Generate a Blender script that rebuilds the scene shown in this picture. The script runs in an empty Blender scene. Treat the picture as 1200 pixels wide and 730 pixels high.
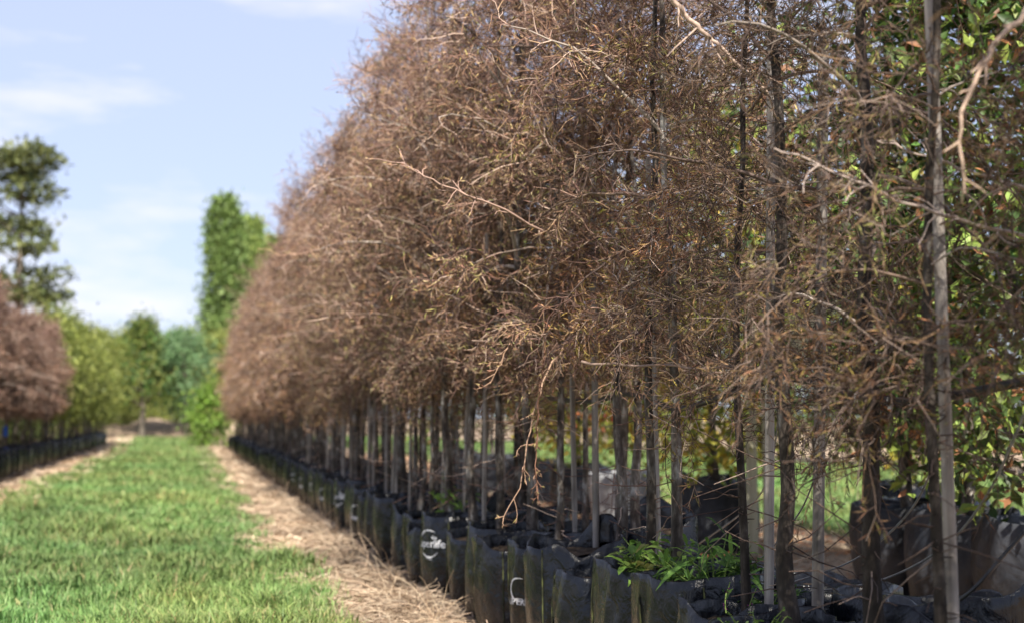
import bpy, math, random
import numpy as np
from mathutils import Vector, Matrix, Euler

# ------------------------------------------------------------------ camera, sky, sun, exposure
SC = bpy.context.scene
COL = SC.collection
R = math.radians
CAM = Vector((0.0, 0.0, 1.06))
FPX = 1667.0
PITCH = math.atan(125 / FPX)
YAW = math.atan(382 / FPX * math.cos(PITCH))
cam_d = bpy.data.cameras.new('camera')
cam_d.sensor_width = 36
cam_d.lens = 36 * FPX / 1200
cam_d.clip_end = 6000
cam_d.dof.use_dof = True
cam_d.dof.focus_distance = 4.9
cam_d.dof.aperture_fstop = 2.3
cam_d.dof.aperture_blades = 8
cam = bpy.data.objects.new('camera', cam_d)
COL.objects.link(cam)
cam.location = CAM
cam.rotation_euler = Euler((math.pi / 2 + PITCH, 0, -YAW), 'XYZ')
SC.camera = cam
CAM_M = cam.rotation_euler.to_matrix()

SUN_EL = 49.0      # degrees above the horizon
SUN_AZ = 183.0     # where the sun stands, degrees clockwise from +Y (forward): behind the camera, to the left
world = bpy.data.worlds.new('World')
SC.world = world
world.use_nodes = True
wn, wl = world.node_tree.nodes, world.node_tree.links
wn.clear()
w_out = wn.new('ShaderNodeOutputWorld')
w_bg = wn.new('ShaderNodeBackground')
w_bg.inputs['Strength'].default_value = 0.078
sky = wn.new('ShaderNodeTexSky')
sky.sky_type = 'NISHITA'
sky.sun_disc = False
sky.sun_elevation = R(SUN_EL)
sky.sun_rotation = R(SUN_AZ)
sky.air_density = 1.0
sky.dust_density = 0.6
sky.ozone_density = 3.2
# thin wisps of cloud over the whole sky
w_tc = wn.new('ShaderNodeTexCoord')
w_map = wn.new('ShaderNodeMapping')
w_map.inputs['Scale'].default_value = (2.2, 2.2, 9.0)
w_map.inputs['Location'].default_value = (0.35, 0.1, 0.42)
w_no = wn.new('ShaderNodeTexNoise')
w_no.inputs['Scale'].default_value = 2.0
w_no.inputs['Detail'].default_value = 7
w_no.inputs['Roughness'].default_value = 0.55
w_rp = wn.new('ShaderNodeValToRGB')
w_rp.color_ramp.elements[0].position = 0.55
w_rp.color_ramp.elements[0].color = (0, 0, 0, 1)
w_rp.color_ramp.elements[1].position = 0.8
w_rp.color_ramp.elements[1].color = (1, 1, 1, 1)
w_mix = wn.new('ShaderNodeMixRGB')
w_mix.inputs['Color2'].default_value = (5.9, 5.7, 5.9, 1)
wl.new(w_tc.outputs['Generated'], w_map.inputs['Vector'])
wl.new(w_map.outputs['Vector'], w_no.inputs['Vector'])
wl.new(w_no.outputs['Fac'], w_rp.inputs['Fac'])
wl.new(w_rp.outputs['Color'], w_mix.inputs['Fac'])
w_veil = wn.new('ShaderNodeMixRGB')          # thin high veil over the blue
w_veil.inputs['Fac'].default_value = 0.74
w_veil.inputs['Color2'].default_value = (3.75, 4.1, 5.6, 1)
wl.new(sky.outputs['Color'], w_veil.inputs['Color1'])
wl.new(w_veil.outputs['Color'], w_mix.inputs['Color1'])
wl.new(w_mix.outputs['Color'], w_bg.inputs['Color'])
wl.new(w_bg.outputs['Background'], w_out.inputs['Surface'])

sun_d = bpy.data.lights.new('sun', 'SUN')
sun_d.energy = 5.0
sun_d.angle = R(0.53)
sun_d.color = (1.0, 0.93, 0.82)
sun = bpy.data.objects.new('sun', sun_d)
COL.objects.link(sun)
_sd = Vector((math.sin(R(SUN_AZ)) * math.cos(R(SUN_EL)), math.cos(R(SUN_AZ)) * math.cos(R(SUN_EL)), math.sin(R(SUN_EL))))
sun.rotation_euler = _sd.to_track_quat('Z', 'Y').to_euler()

SC.view_settings.view_transform = 'Standard'
SC.view_settings.look = 'None'
SC.view_settings.gamma = 1
SC.view_settings.use_curve_mapping = False
SC.view_settings.exposure = 1.3
SC.render.engine = 'CYCLES'
SC.cycles.max_bounces = 6
SC.cycles.transparent_max_bounces = 4


# ------------------------------------------------------------------ where a thing stands
def ray(px, py):
    return (CAM_M @ Vector(((px - 600) / FPX, -(py - 365) / FPX, -1))).normalized()


def on_x(px, py, X):
    d = ray(px, py)
    return CAM + d * (X / d.x)


def on_y(px, py, Y):
    d = ray(px, py)
    return CAM + d * (Y / d.y)


def y_of(px, X):
    """how far down a row at lateral distance X something at picture column px stands"""
    return on_x(px, 490, X).y


# ------------------------------------------------------------------ mesh helpers
rng = np.random.default_rng(11)
random.seed(11)


class MB:
    """collects vertices and faces (tri/quad arrays) for one mesh"""

    def __init__(self):
        self.v, self.f, self.m, self.c, self.n = [], [], [], [], 0

    def add(self, v, f, mat=0, col=None):
        v = np.asarray(v, float).reshape(-1, 3)
        f = np.asarray(f, int)
        self.v.append(v)
        self.f.append(f + self.n)
        self.m.append(np.full(len(f), mat, int))
        if col is None:
            col = np.ones((len(v), 3))
        else:
            col = np.broadcast_to(np.asarray(col, float), (len(v), 3))
        self.c.append(col)
        self.n += len(v)
        return self

    def mesh(self, name, mats, smooth=True):
        V = np.concatenate(self.v)
        C = np.concatenate(self.c)
        loops, starts, totals = [], [], []
        pos = 0
        for f in self.f:
            k = f.shape[1]
            loops.append(f.ravel())
            starts.append(pos + np.arange(len(f)) * k)
            totals.append(np.full(len(f), k))
            pos += f.size
        loops = np.concatenate(loops)
        starts = np.concatenate(starts)
        totals = np.concatenate(totals)
        me = bpy.data.meshes.new(name)
        me.vertices.add(len(V))
        me.vertices.foreach_set('co', V.astype(np.float32).ravel())
        me.loops.add(len(loops))
        me.loops.foreach_set('vertex_index', loops.astype(np.int32))
        me.polygons.add(len(starts))
        me.polygons.foreach_set('loop_start', starts.astype(np.int32))
        me.polygons.foreach_set('loop_total', totals.astype(np.int32))
        me.polygons.foreach_set('material_index', np.concatenate(self.m).astype(np.int32))
        me.polygons.foreach_set('use_smooth', np.full(len(starts), smooth))
        at = me.color_attributes.new('tint', 'FLOAT_COLOR', 'POINT')
        at.data.foreach_set('color', np.concatenate([C, np.ones((len(C), 1))], 1).astype(np.float32).ravel())
        for m in mats:
            me.materials.append(m)
        me.update()
        me.validate()
        return me


def unit(a):
    return a / np.maximum(np.linalg.norm(a, axis=-1, keepdims=True), 1e-9)


def tubes(mb, P, Rad, k=4, mat=0, col=None, cap=False):
    """P: (N, S, 3) polylines, Rad: (N, S) radii"""
    P = np.asarray(P, float)
    Rad = np.asarray(Rad, float)
    if P.ndim == 2:
        P, Rad = P[None], Rad[None]
    N, S, _ = P.shape
    T = unit(np.gradient(P, axis=1))
    ref = np.where(np.abs(T[:, :1, 2:3]) > 0.8, np.array([[[1.0, 0, 0]]]), np.array([[[0, 0, 1.0]]]))
    A = unit(np.cross(T, np.broadcast_to(ref, T.shape)))
    B = np.cross(T, A)
    ang = np.arange(k) * 2 * math.pi / k
    ring = A[:, :, None] * np.cos(ang)[None, None, :, None] + B[:, :, None] * np.sin(ang)[None, None, :, None]
    V = P[:, :, None] + ring * Rad[:, :, None, None]
    idx = np.arange(N * S * k).reshape(N, S, k)
    a, b = idx[:, :-1], idx[:, 1:]
    F = np.stack([a, np.roll(a, -1, 2), np.roll(b, -1, 2), b], -1).reshape(-1, 4)
    if col is not None:
        col = np.asarray(col, float)
        if col.ndim == 2:
            col = np.repeat(col, S * k, 0)
    mb.add(V.reshape(-1, 3), F, mat, col)
    if cap:
        for end in (0, S - 1):
            base = V[:, end].reshape(-1, 3)
            c = P[:, end]
            vv = np.concatenate([base, c])
            i = np.arange(N * k).reshape(N, k)
            cc = (N * k + np.arange(N))[:, None].repeat(k, 1)
            tri = np.stack([i, np.roll(i, -1, 1), cc], -1).reshape(-1, 3)
            ccol = None
            if col is not None and np.ndim(col) == 1:
                ccol = col
            mb.add(vv, tri, mat, ccol)


def leaves(mb, base, direc, length, width, mat=0, col=None, fold=0.25, g=rng, normal=None):
    """kite-shaped folded leaves: two triangles pairs (4 verts + fold)"""
    N = len(base)
    d = unit(direc)
    up = g.normal(size=(N, 3)) if normal is None else normal + g.normal(size=(N, 3)) * 0.45
    s = unit(np.cross(d, up))
    n = np.cross(s, d)
    L = np.asarray(length)[:, None]
    W = np.asarray(width)[:, None]
    v = np.stack([base, base + d * L * .45 + s * W * .5 + n * W * fold, base + d * L - n * L * .12,
                  base + d * L * .45 - s * W * .5 + n * W * fold], 1)
    i = np.arange(N)[:, None] * 4
    f = np.concatenate([i + [[0, 1, 2]], i + [[0, 2, 3]]])
    c = None if col is None else np.repeat(col, 4, 0)
    mb.add(v.reshape(-1, 3), f, mat, c)


def pick(pal, n, g=rng, jit=0.12):
    pal = np.asarray(pal, float)
    c = pal[g.integers(0, len(pal), n)]
    return np.clip(c * (1 + g.normal(size=(n, 1)) * jit), 0, 1)


_lat = np.random.default_rng(5).random((256, 256))


def vnoise(x, y):
    """smooth value noise in [0, 1]"""
    x = np.asarray(x, float)
    y = np.asarray(y, float)
    xi, yi = np.floor(x).astype(int), np.floor(y).astype(int)
    fx, fy = x - xi, y - yi
    fx, fy = fx * fx * (3 - 2 * fx), fy * fy * (3 - 2 * fy)
    g = lambda a, b: _lat[a % 256, b % 256]
    return (g(xi, yi) * (1 - fx) + g(xi + 1, yi) * fx) * (1 - fy) + (g(xi, yi + 1) * (1 - fx) + g(xi + 1, yi + 1) * fx) * fy


# ------------------------------------------------------------------ object helpers
def obj(name, me, parent=None, loc=(0, 0, 0), rot=(0, 0, 0), scale=(1, 1, 1)):
    o = bpy.data.objects.new(name, me)
    COL.objects.link(o)
    o.parent = parent
    o.location = loc
    o.rotation_euler = rot
    o.scale = scale
    return o


def tag(o, label, cat, group=None):
    o['label'] = label
    o['category'] = cat
    if group:
        o['group'] = group
    return o


def thing(name, label, cat, loc=(0, 0, 0), rotz=0.0, group=None, scale=1.0, tilt=(0, 0)):
    o = obj(name, None, None, loc, (tilt[0], tilt[1], rotz), (scale,) * 3)
    o.empty_display_size = 0.2
    return tag(o, label, cat, group)


def kind(o, k):
    o['kind'] = k
    return o


# ------------------------------------------------------------------ materials
def nt(name):
    m = bpy.data.materials.new(name)
    m.use_nodes = True
    n, l = m.node_tree.nodes, m.node_tree.links
    n.clear()
    out = n.new('ShaderNodeOutputMaterial')
    return m, n, l, out


def noise_node(n, l, scale, detail=4, rough=0.55, stretch=None, coord='Object'):
    tc = n.new('ShaderNodeTexCoord')
    no = n.new('ShaderNodeTexNoise')
    no.inputs['Scale'].default_value = scale
    no.inputs['Detail'].default_value = detail
    no.inputs['Roughness'].default_value = rough
    if stretch:
        mp = n.new('ShaderNodeMapping')
        mp.inputs['Scale'].default_value = stretch
        l.new(tc.outputs[coord], mp.inputs['Vector'])
        l.new(mp.outputs['Vector'], no.inputs['Vector'])
    else:
        l.new(tc.outputs[coord], no.inputs['Vector'])
    return no


def ramp(n, l, fac, stops):
    r = n.new('ShaderNodeValToRGB')
    e = r.color_ramp.elements
    while len(e) < len(stops):
        e.new(0.5)
    for el, (p, c) in zip(e, stops):
        el.position = p
        el.color = (*c, 1)
    l.new(fac, r.inputs['Fac'])
    return r


def leaf_mat(name, trans=0.3, rough=0.55, gloss=0.25):
    """colour from the leaf's own tint; light passes through it"""
    m, n, l, out = nt(name)
    at = n.new('ShaderNodeAttribute')
    at.attribute_name = 'tint'
    oi = n.new('ShaderNodeObjectInfo')
    hs = n.new('ShaderNodeHueSaturation')
    mr = n.new('ShaderNodeMapRange')
    mr.inputs['To Min'].default_value = 0.82
    mr.inputs['To Max'].default_value = 1.18
    l.new(oi.outputs['Random'], mr.inputs['Value'])
    l.new(mr.outputs['Result'], hs.inputs['Value'])
    l.new(at.outputs['Color'], hs.inputs['Color'])
    p = n.new('ShaderNodeBsdfPrincipled')
    p.inputs['Roughness'].default_value = rough
    p.inputs['Specular IOR Level'].default_value = gloss
    t = n.new('ShaderNodeBsdfTranslucent')
    mx = n.new('ShaderNodeMixShader')
    mx.inputs['Fac'].default_value = trans
    l.new(hs.outputs['Color'], p.inputs['Base Color'])
    l.new(hs.outputs['Color'], t.inputs['Color'])
    l.new(p.outputs['BSDF'], mx.inputs[1])
    l.new(t.outputs['BSDF'], mx.inputs[2])
    l.new(mx.outputs['Shader'], out.inputs['Surface'])
    return m


def noise_mat(name, stops, scale, rough=0.9, bump=0.4, stretch=None, detail=6, dist=0.01, spec=0.2, scale2=None, bump_scale=None, vary=None):
    m, n, l, out = nt(name)
    no = noise_node(n, l, scale, detail, 0.6, stretch)
    rp = ramp(n, l, no.outputs['Fac'], stops)
    col = rp.outputs['Color']
    if scale2:
        n2 = noise_node(n, l, scale2, 3, 0.5)
        r2 = ramp(n, l, n2.outputs['Fac'], [(0.3, (0.6, 0.6, 0.6)), (0.7, (1.2, 1.2, 1.2))])
        mu = n.new('ShaderNodeMixRGB')
        mu.blend_type = 'MULTIPLY'
        mu.inputs['Fac'].default_value = 1
        l.new(col, mu.inputs['Color1'])
        l.new(r2.outputs['Color'], mu.inputs['Color2'])
        col = mu.outputs['Color']
    if vary:
        oi = n.new('ShaderNodeObjectInfo')
        mr = n.new('ShaderNodeMapRange')
        mr.inputs['To Min'].default_value, mr.inputs['To Max'].default_value = vary
        hv = n.new('ShaderNodeHueSaturation')
        l.new(oi.outputs['Random'], mr.inputs['Value'])
        l.new(mr.outputs['Result'], hv.inputs['Value'])
        l.new(col, hv.inputs['Color'])
        col = hv.outputs['Color']
    p = n.new('ShaderNodeBsdfPrincipled')
    p.inputs['Roughness'].default_value = rough
    p.inputs['Specular IOR Level'].default_value = spec
    l.new(col, p.inputs['Base Color'])
    b = n.new('ShaderNodeBump')
    b.inputs['Strength'].default_value = bump
    b.inputs['Distance'].default_value = dist
    nb = noise_node(n, l, bump_scale or scale, 6, 0.65, stretch)
    l.new(nb.outputs['Fac'], b.inputs['Height'])
    l.new(b.outputs['Normal'], p.inputs['Normal'])
    l.new(p.outputs['BSDF'], out.inputs['Surface'])
    return m


M = {}
M['needle'] = leaf_mat('dry_needles', 0.25, 0.6, 0.2)
M['leaf'] = leaf_mat('leaf', 0.38, 0.5, 0.35)
M['grass'] = leaf_mat('grass_blade', 0.35, 0.5, 0.3)
M['straw'] = leaf_mat('straw', 0.1, 0.7, 0.2)
M['twig'] = leaf_mat('twig_bark', 0.0, 0.75, 0.2)
M['bark'] = noise_mat('young_bark', [(0.32, (0.028, 0.022, 0.018)), (0.46, (0.085, 0.068, 0.056)), (0.55, (0.19, 0.165, 0.14)), (0.66, (0.48, 0.46, 0.43))],
                      22, 0.85, 0.8, (1, 1, 0.35), dist=0.006, scale2=6, bump_scale=60, vary=(.45, 1.15))
M['shaded_bark'] = noise_mat('shaded_young_bark', [(0.34, (0.020, 0.016, 0.013)), (0.52, (0.055, 0.044, 0.036)), (0.62, (0.12, 0.10, 0.085)), (0.72, (0.36, 0.34, 0.31))],  # young bark darkened, shade on the nearest stems put into the colour
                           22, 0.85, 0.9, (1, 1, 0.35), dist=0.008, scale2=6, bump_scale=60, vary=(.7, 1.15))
M['old_bark'] = noise_mat('grey_bark', [(0.3, (0.05, 0.04, 0.032)), (0.7, (0.2, 0.17, 0.14))], 8, 0.9, 0.7, (1, 1, 0.3), dist=0.02)
M['stake'] = noise_mat('weathered_stake', [(0.3, (0.16, 0.135, 0.115)), (0.55, (0.40, 0.355, 0.315)), (0.75, (0.56, 0.52, 0.48))],
                       30, 0.8, 0.4, (1, 1, 0.06), dist=0.003, scale2=5, vary=(.5, 1.15))
M['timber'] = noise_mat('pale_timber', [(0.3, (0.36, 0.33, 0.22)), (0.6, (0.50, 0.47, 0.33)), (0.75, (0.58, 0.56, 0.43))],
                        20, 0.75, 0.3, (1, 1, 0.05), dist=0.003)
M['soil'] = noise_mat('potting_soil', [(0.3, (0.015, 0.011, 0.008)), (0.55, (0.05, 0.035, 0.024)), (0.72, (0.16, 0.11, 0.07))], 40, 0.95, 1.0, dist=0.02)
M['pipe'] = noise_mat('black_pipe', [(0.3, (0.012, 0.012, 0.013)), (0.7, (0.035, 0.035, 0.037))], 30, 0.38, 0.1, dist=0.002, spec=0.5)
M['tube'] = noise_mat('grey_dripper_tube', [(0.3, (0.14, 0.14, 0.145)), (0.7, (0.30, 0.30, 0.31))], 20, 0.35, 0.1, dist=0.001, spec=0.5)
M['fitting'] = noise_mat('white_fitting', [(0.3, (0.6, 0.6, 0.58)), (0.7, (0.75, 0.75, 0.73))], 20, 0.4, 0.05, dist=0.001)
M['print'] = noise_mat('white_print', [(0.36, (0.06, 0.065, 0.07)), (0.46, (0.55, 0.56, 0.58)), (0.7, (0.78, 0.78, 0.78))], 60, 0.5, 0.05, dist=0.001)
M['blue'] = noise_mat('blue_tape', [(0.3, (0.02, 0.08, 0.4)), (0.7, (0.04, 0.15, 0.6))], 20, 0.5, 0.1, dist=0.002)


def plastic(name, base, dusty, rough=0.33):
    m, n, l, out = nt(name)
    no = noise_node(n, l, 7, 6, 0.6)
    rp = ramp(n, l, no.outputs['Fac'], [(0.42, base), (0.75, dusty)])
    p = n.new('ShaderNodeBsdfPrincipled')
    p.inputs['Specular IOR Level'].default_value = 0.4
    l.new(rp.outputs['Color'], p.inputs['Base Color'])
    rr = n.new('ShaderNodeMapRange')
    rr.inputs['To Min'].default_value = rough - 0.1
    rr.inputs['To Max'].default_value = rough + 0.25
    l.new(no.outputs['Fac'], rr.inputs['Value'])
    l.new(rr.outputs['Result'], p.inputs['Roughness'])
    # wrinkles: horizontal stretched plus diagonal creases
    w1 = noise_node(n, l, 13, 5, 0.55, (1.0, 1.0, 0.8))
    w1.inputs['Distortion'].default_value = 0.7
    b = n.new('ShaderNodeBump')
    b.inputs['Strength'].default_value = 0.75
    b.inputs['Distance'].default_value = 0.02
    l.new(w1.outputs['Fac'], b.inputs['Height'])
    l.new(b.outputs['Normal'], p.inputs['Normal'])
    l.new(p.outputs['BSDF'], out.inputs['Surface'])
    return m


M['bag'] = plastic('black_poly_bag', (0.003, 0.004, 0.007), (0.010, 0.011, 0.015), .2)
M['bag_grey'] = plastic('dusty_grey_poly_bag', (0.014, 0.016, 0.021), (0.06, 0.064, 0.075), 0.42)
M['bag_pale'] = plastic('pale_grey_poly_bag', (0.28, 0.29, 0.31), (0.45, 0.46, 0.48), 0.5)
M['seam'] = noise_mat('algae_seam', [(0.35, (0.012, 0.013, 0.010)), (0.7, (0.09, 0.10, 0.035))], 25, 0.6, 0.2, dist=0.002)


def ground_mat(name, stops, s1, s2):
    m, n, l, out = nt(name)
    a = noise_node(n, l, s1, 8, 0.65)
    b = noise_node(n, l, s2, 4, 0.5)
    rp = ramp(n, l, a.outputs['Fac'], stops)
    r2 = ramp(n, l, b.outputs['Fac'], [(0.3, (0.65, 0.65, 0.65)), (0.7, (1.15, 1.15, 1.15))])
    mu = n.new('ShaderNodeMixRGB')
    mu.blend_type = 'MULTIPLY'
    mu.inputs['Fac'].default_value = 1
    l.new(rp.outputs['Color'], mu.inputs['Color1'])
    l.new(r2.outputs['Color'], mu.inputs['Color2'])
    p = n.new('ShaderNodeBsdfPrincipled')
    p.inputs['Roughness'].default_value = 0.95
    p.inputs['Specular IOR Level'].default_value = 0.1
    l.new(mu.outputs['Color'], p.inputs['Base Color'])
    bp = n.new('ShaderNodeBump')
    bp.inputs['Strength'].default_value = 0.8
    bp.inputs['Distance'].default_value = 0.03
    l.new(a.outputs['Fac'], bp.inputs['Height'])
    l.new(bp.outputs['Normal'], p.inputs['Normal'])
    l.new(p.outputs['BSDF'], out.inputs['Surface'])
    return m


M['earth'] = ground_mat('dry_earth', [(0.3, (0.16, 0.115, 0.08)), (0.55, (0.33, 0.25, 0.18)), (0.75, (0.45, 0.36, 0.26))], 9, 0.8)
M['turf'] = ground_mat('turf_base', [(0.3, (0.05, 0.085, 0.02)), (0.6, (0.09, 0.15, 0.035)), (0.8, (0.15, 0.2, 0.06))], 14, 0.9)

# ------------------------------------------------------------------ ground
ROW_X, BACK_X = 1.62, 2.06           # the two lines of bags of the long row
GRASS_L, GRASS_R = -2.3, 0.79       # edges of the mown path



def bend(y):
    """the near end of the row swings away from the path"""
    return .17 * min(1.0, max(0.0, (8.6 - y) / 3.4))


def edge_r(y):
    return GRASS_R + .07 - .13 * np.clip((np.asarray(y) - 8.5) / 4, 0, 1) + (vnoise(np.asarray(y) * 0.9, 3.3) - 0.5) * 0.24 + (vnoise(np.asarray(y) * 4.1, 9.3) - 0.5) * 0.16


def edge_l(y):
    return GRASS_L + (vnoise(np.asarray(y) * 0.6, 17.3) - 0.5) * 0.5 - np.clip((np.asarray(y) - 45) / 40, 0, 1) * 1.4


def sheet(name, xl, xr, ys, z, mat):
    v, f = [], []
    for i, y in enumerate(ys):
        v += [(float(xl(y)), y, z), (float(xr(y)), y, z)]
        if i:
            a = 2 * i
            f.append((a - 2, a - 1, a + 1, a))
    return kind(obj(name, MB().add(v, f).mesh(name, [mat], False)), 'structure')


gm = MB()
gm.add([(-2500, -60, 0), (2500, -60, 0), (2500, 4500, 0), (-2500, 4500, 0)], [(0, 1, 2, 3)])
kind(obj('ground', gm.mesh('ground', [M['earth']], False)), 'structure')
ys = np.concatenate([np.arange(-6, 30, 0.3), np.arange(30, 83, 1.0)])
sheet('lawn', edge_l, edge_r, ys, 0.004, M['turf'])
sheet('lawn', lambda y: 5.7 + (vnoise(y * .5, 40) - .5) * .6, lambda y: 13.9 + (vnoise(y * .5, 55) - .5) * .8, np.arange(2, 90, .8), 0.004, M['turf'])


def grass(name, x0, x1, y0, y1, dens, ref, power, wid, len0, len1, label, seed, el=None, er=None):
    g = np.random.default_rng(seed)
    yb = np.linspace(y0, y1, 400)
    w = dens * (ref / yb) ** power
    w = np.minimum(w, dens * 1.3)
    n = int((w * (x1 - x0)).mean() * (y1 - y0))
    cdf = np.cumsum(w)
    y = np.interp(g.random(n) * cdf[-1], cdf, yb)
    x = x0 + (x1 - x0) * g.random(n)
    # gather into tussocks
    x += (vnoise(x * 9, y * 9) - .5) * .10
    y += (vnoise(x * 9 + 70, y * 9) - .5) * .10
    clump = vnoise(x * 4.5 + 20, y * 4.5)
    big = vnoise(x * 1.1 + 50, y * .7)
    keep = g.random(n) < 0.3 + 1.0 * clump
    if er is not None:
        keep &= (x < er(y) + g.normal(size=n) * .05) & (x > el(y) + g.normal(size=n) * .06)
    x, y, clump, big = x[keep], y[keep], clump[keep], big[keep]
    n = len(x)
    sc = np.maximum(1, y / ref)
    L = (len0 + (len1 - len0) * g.random(n)) * (0.42 + 1.1 * clump) * (0.75 + .5 * big)
    W = wid * sc * (0.7 + .6 * g.random(n))
    broad = g.random(n) < 0.05 + .12 * (vnoise(x * 2.2 + 9, y * 2.2 + 4) > .68)
    W = np.where(broad, W * 2.6, W)
    az = g.random(n) * 2 * math.pi
    lean = .35 + .75 * g.random(n)
    h = np.stack([np.cos(az), np.sin(az), np.zeros(n)], 1)
    s = np.stack([-np.sin(az), np.cos(az), np.zeros(n)], 1)
    b = np.stack([x, y, np.full(n, .002)], 1)
    zz = np.array([[0, 0, 1.0]])
    mid = b + h * (L * lean * .3)[:, None] + zz * (L * .55)[:, None]
    tip = b + h * (L * lean)[:, None] + zz * (L * (1.0 - .35 * lean))[:, None]
    hw = (W * .5)[:, None]
    v = np.stack([b - s * hw, b + s * hw, mid + s * hw * .8, mid - s * hw * .8, tip], 1)
    i = np.arange(n)[:, None] * 5
    q = i + [[0, 1, 2, 3]]
    t = i + [[3, 2, 4]]
    pal = [(.12, .215, .06), (.155, .265, .078), (.20, .31, .10), (.10, .18, .05), (.25, .335, .13), (.14, .25, .085)]
    c = pick(pal, n, g, .16)
    dry = g.random(n) < .05
    c[dry] = pick([(.36, .30, .16), (.30, .28, .12)], int(dry.sum()), g)
    c *= (0.68 + .5 * vnoise(x * .8 + 5, y * .5) + .22 * (vnoise(x * 6 + 15, y * 6) - .5))[:, None]
    c[:, 0] *= .88 + .25 * vnoise(x * 2.3 + 77, y * 1.7)
    c[:, 0] *= 0.95 + .28 * big
    c = np.repeat(c, 5, 0)
    mb = MB()
    mb.add(v.reshape(-1, 3), q, 0, c)
    mb.f.append(t)
    mb.m.append(np.zeros(n, int))
    o = obj(name, mb.mesh(name, [M['grass']]))
    kind(o, 'stuff')
    return tag(o, label, 'grass')


grass('grass', -3.6, 1.25, 6.3, 82, 6200, 8.0, 1.65, .0048, .05, .14, 'bright green mown grass of the path between the two tree rows', 21, edge_l, edge_r)
grass('grass', 5.7, 13.9, 8.5, 60, 900, 12.0, 1.3, .011, .06, .14, 'strip of green lawn seen through the trunks behind the long row', 22)


def straw(name, n, xf, y0, y1, power, wid, len0, len1, label, seed, pal, lift=.018):
    g = np.random.default_rng(seed)
    u = g.random(n)
    y = (y0 ** (1 - power) + u * (y1 ** (1 - power) - y0 ** (1 - power))) ** (1 / (1 - power))
    x0, x1 = xf(y)
    x = x0 + (x1 - x0) * g.random(n)
    sc = np.maximum(1, y / 8)
    L = (len0 + (len1 - len0) * g.random(n) ** 2) * np.sqrt(sc)
    W = wid * sc * (.6 + .8 * g.random(n))
    az = g.random(n) * 2 * math.pi
    h = np.stack([np.cos(az), np.sin(az), g.normal(size=n) * .13], 1)
    s = np.stack([-np.sin(az), np.cos(az), g.normal(size=n) * .4], 1)
    heap = vnoise(x * 2.2 + 31, y * 1.6)
    b = np.stack([x, y, .006 + lift * g.random(n) * (0.4 + 2.2 * heap)], 1)
    L_, W_ = L[:, None], W[:, None] * .5
    mid = b + h * L_ * .5 + np.array([[0, 0, 1]]) * (L * .10 * g.random(n))[:, None]
    end = b + h * L_
    end[:, 2] = np.maximum(end[:, 2], .006)
    v = np.stack([b - s * W_, b + s * W_, mid + s * W_, mid - s * W_, end + s * W_ * .6, end - s * W_ * .6], 1)
    i = np.arange(n)[:, None] * 6
    f = np.concatenate([i + [[0, 1, 2, 3]], i + [[3, 2, 4, 5]]])
    c = pick(pal, n, g, .15) * (.55 + .75 * vnoise(x * 1.7, y * 1.2 + 60))[:, None]
    mb = MB()
    mb.add(v.reshape(-1, 3), f, 0, np.repeat(c, 6, 0))
    o = kind(obj(name, mb.mesh(name, [M['straw']])), 'stuff')
    return tag(o, label, 'straw')


STRAW = [(.54, .42, .295), (.46, .35, .245), (.60, .49, .36), (.34, .245, .165), (.24, .165, .11), (.52, .385, .275)]
straw('straw', 52000, lambda y: (edge_r(y) - .22, np.full_like(y, 1.5)), 5.5, 70, 1.5, .0042, .04, .22,
      'dry straw and leaf litter between the grass path and the bags', 31, STRAW)
straw('straw', 16000, lambda y: (np.full_like(y, -3.2), edge_l(y) + .25), 10, 75, 1.3, .007, .05, .25,
      'dry straw along the edge of the far tree row across the path', 32, STRAW)
straw('straw', 26000, lambda y: (np.full_like(y, 2.35), np.full_like(y, 5.9)), 4, 40, 1.2, .006, .05, .22,
      'brown litter on the ground behind the black bags', 33, STRAW + [(.42, .16, .06), (.5, .2, .07)])

# ------------------------------------------------------------------ plastic planter bags
BAG_H = 0.46


def bag_radius(a, z, seed, base=0.205):
    """superelliptic, slack, creased wall"""
    sq = 1.0 / (np.abs(np.cos(a)) ** 3.2 + np.abs(np.sin(a)) ** 3.2) ** (1 / 3.2)
    t = z / BAG_H
    bulge = 0.93 + .10 * np.sin(np.clip(t, 0, 1) * math.pi * .9)
    fold = (vnoise(np.cos(a) * 2.4 + seed * 7.1 + 30, np.sin(a) * 2.4 + t * 1.3) - .5) * .15
    crease = (vnoise(np.cos(a) * 7 + seed * 3.3 + 60, np.sin(a) * 7 + t * 3.5) - .5) * .085
    return base * (0.35 + .65 * sq) * bulge + base * (fold + crease * (0.4 + t))


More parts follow.
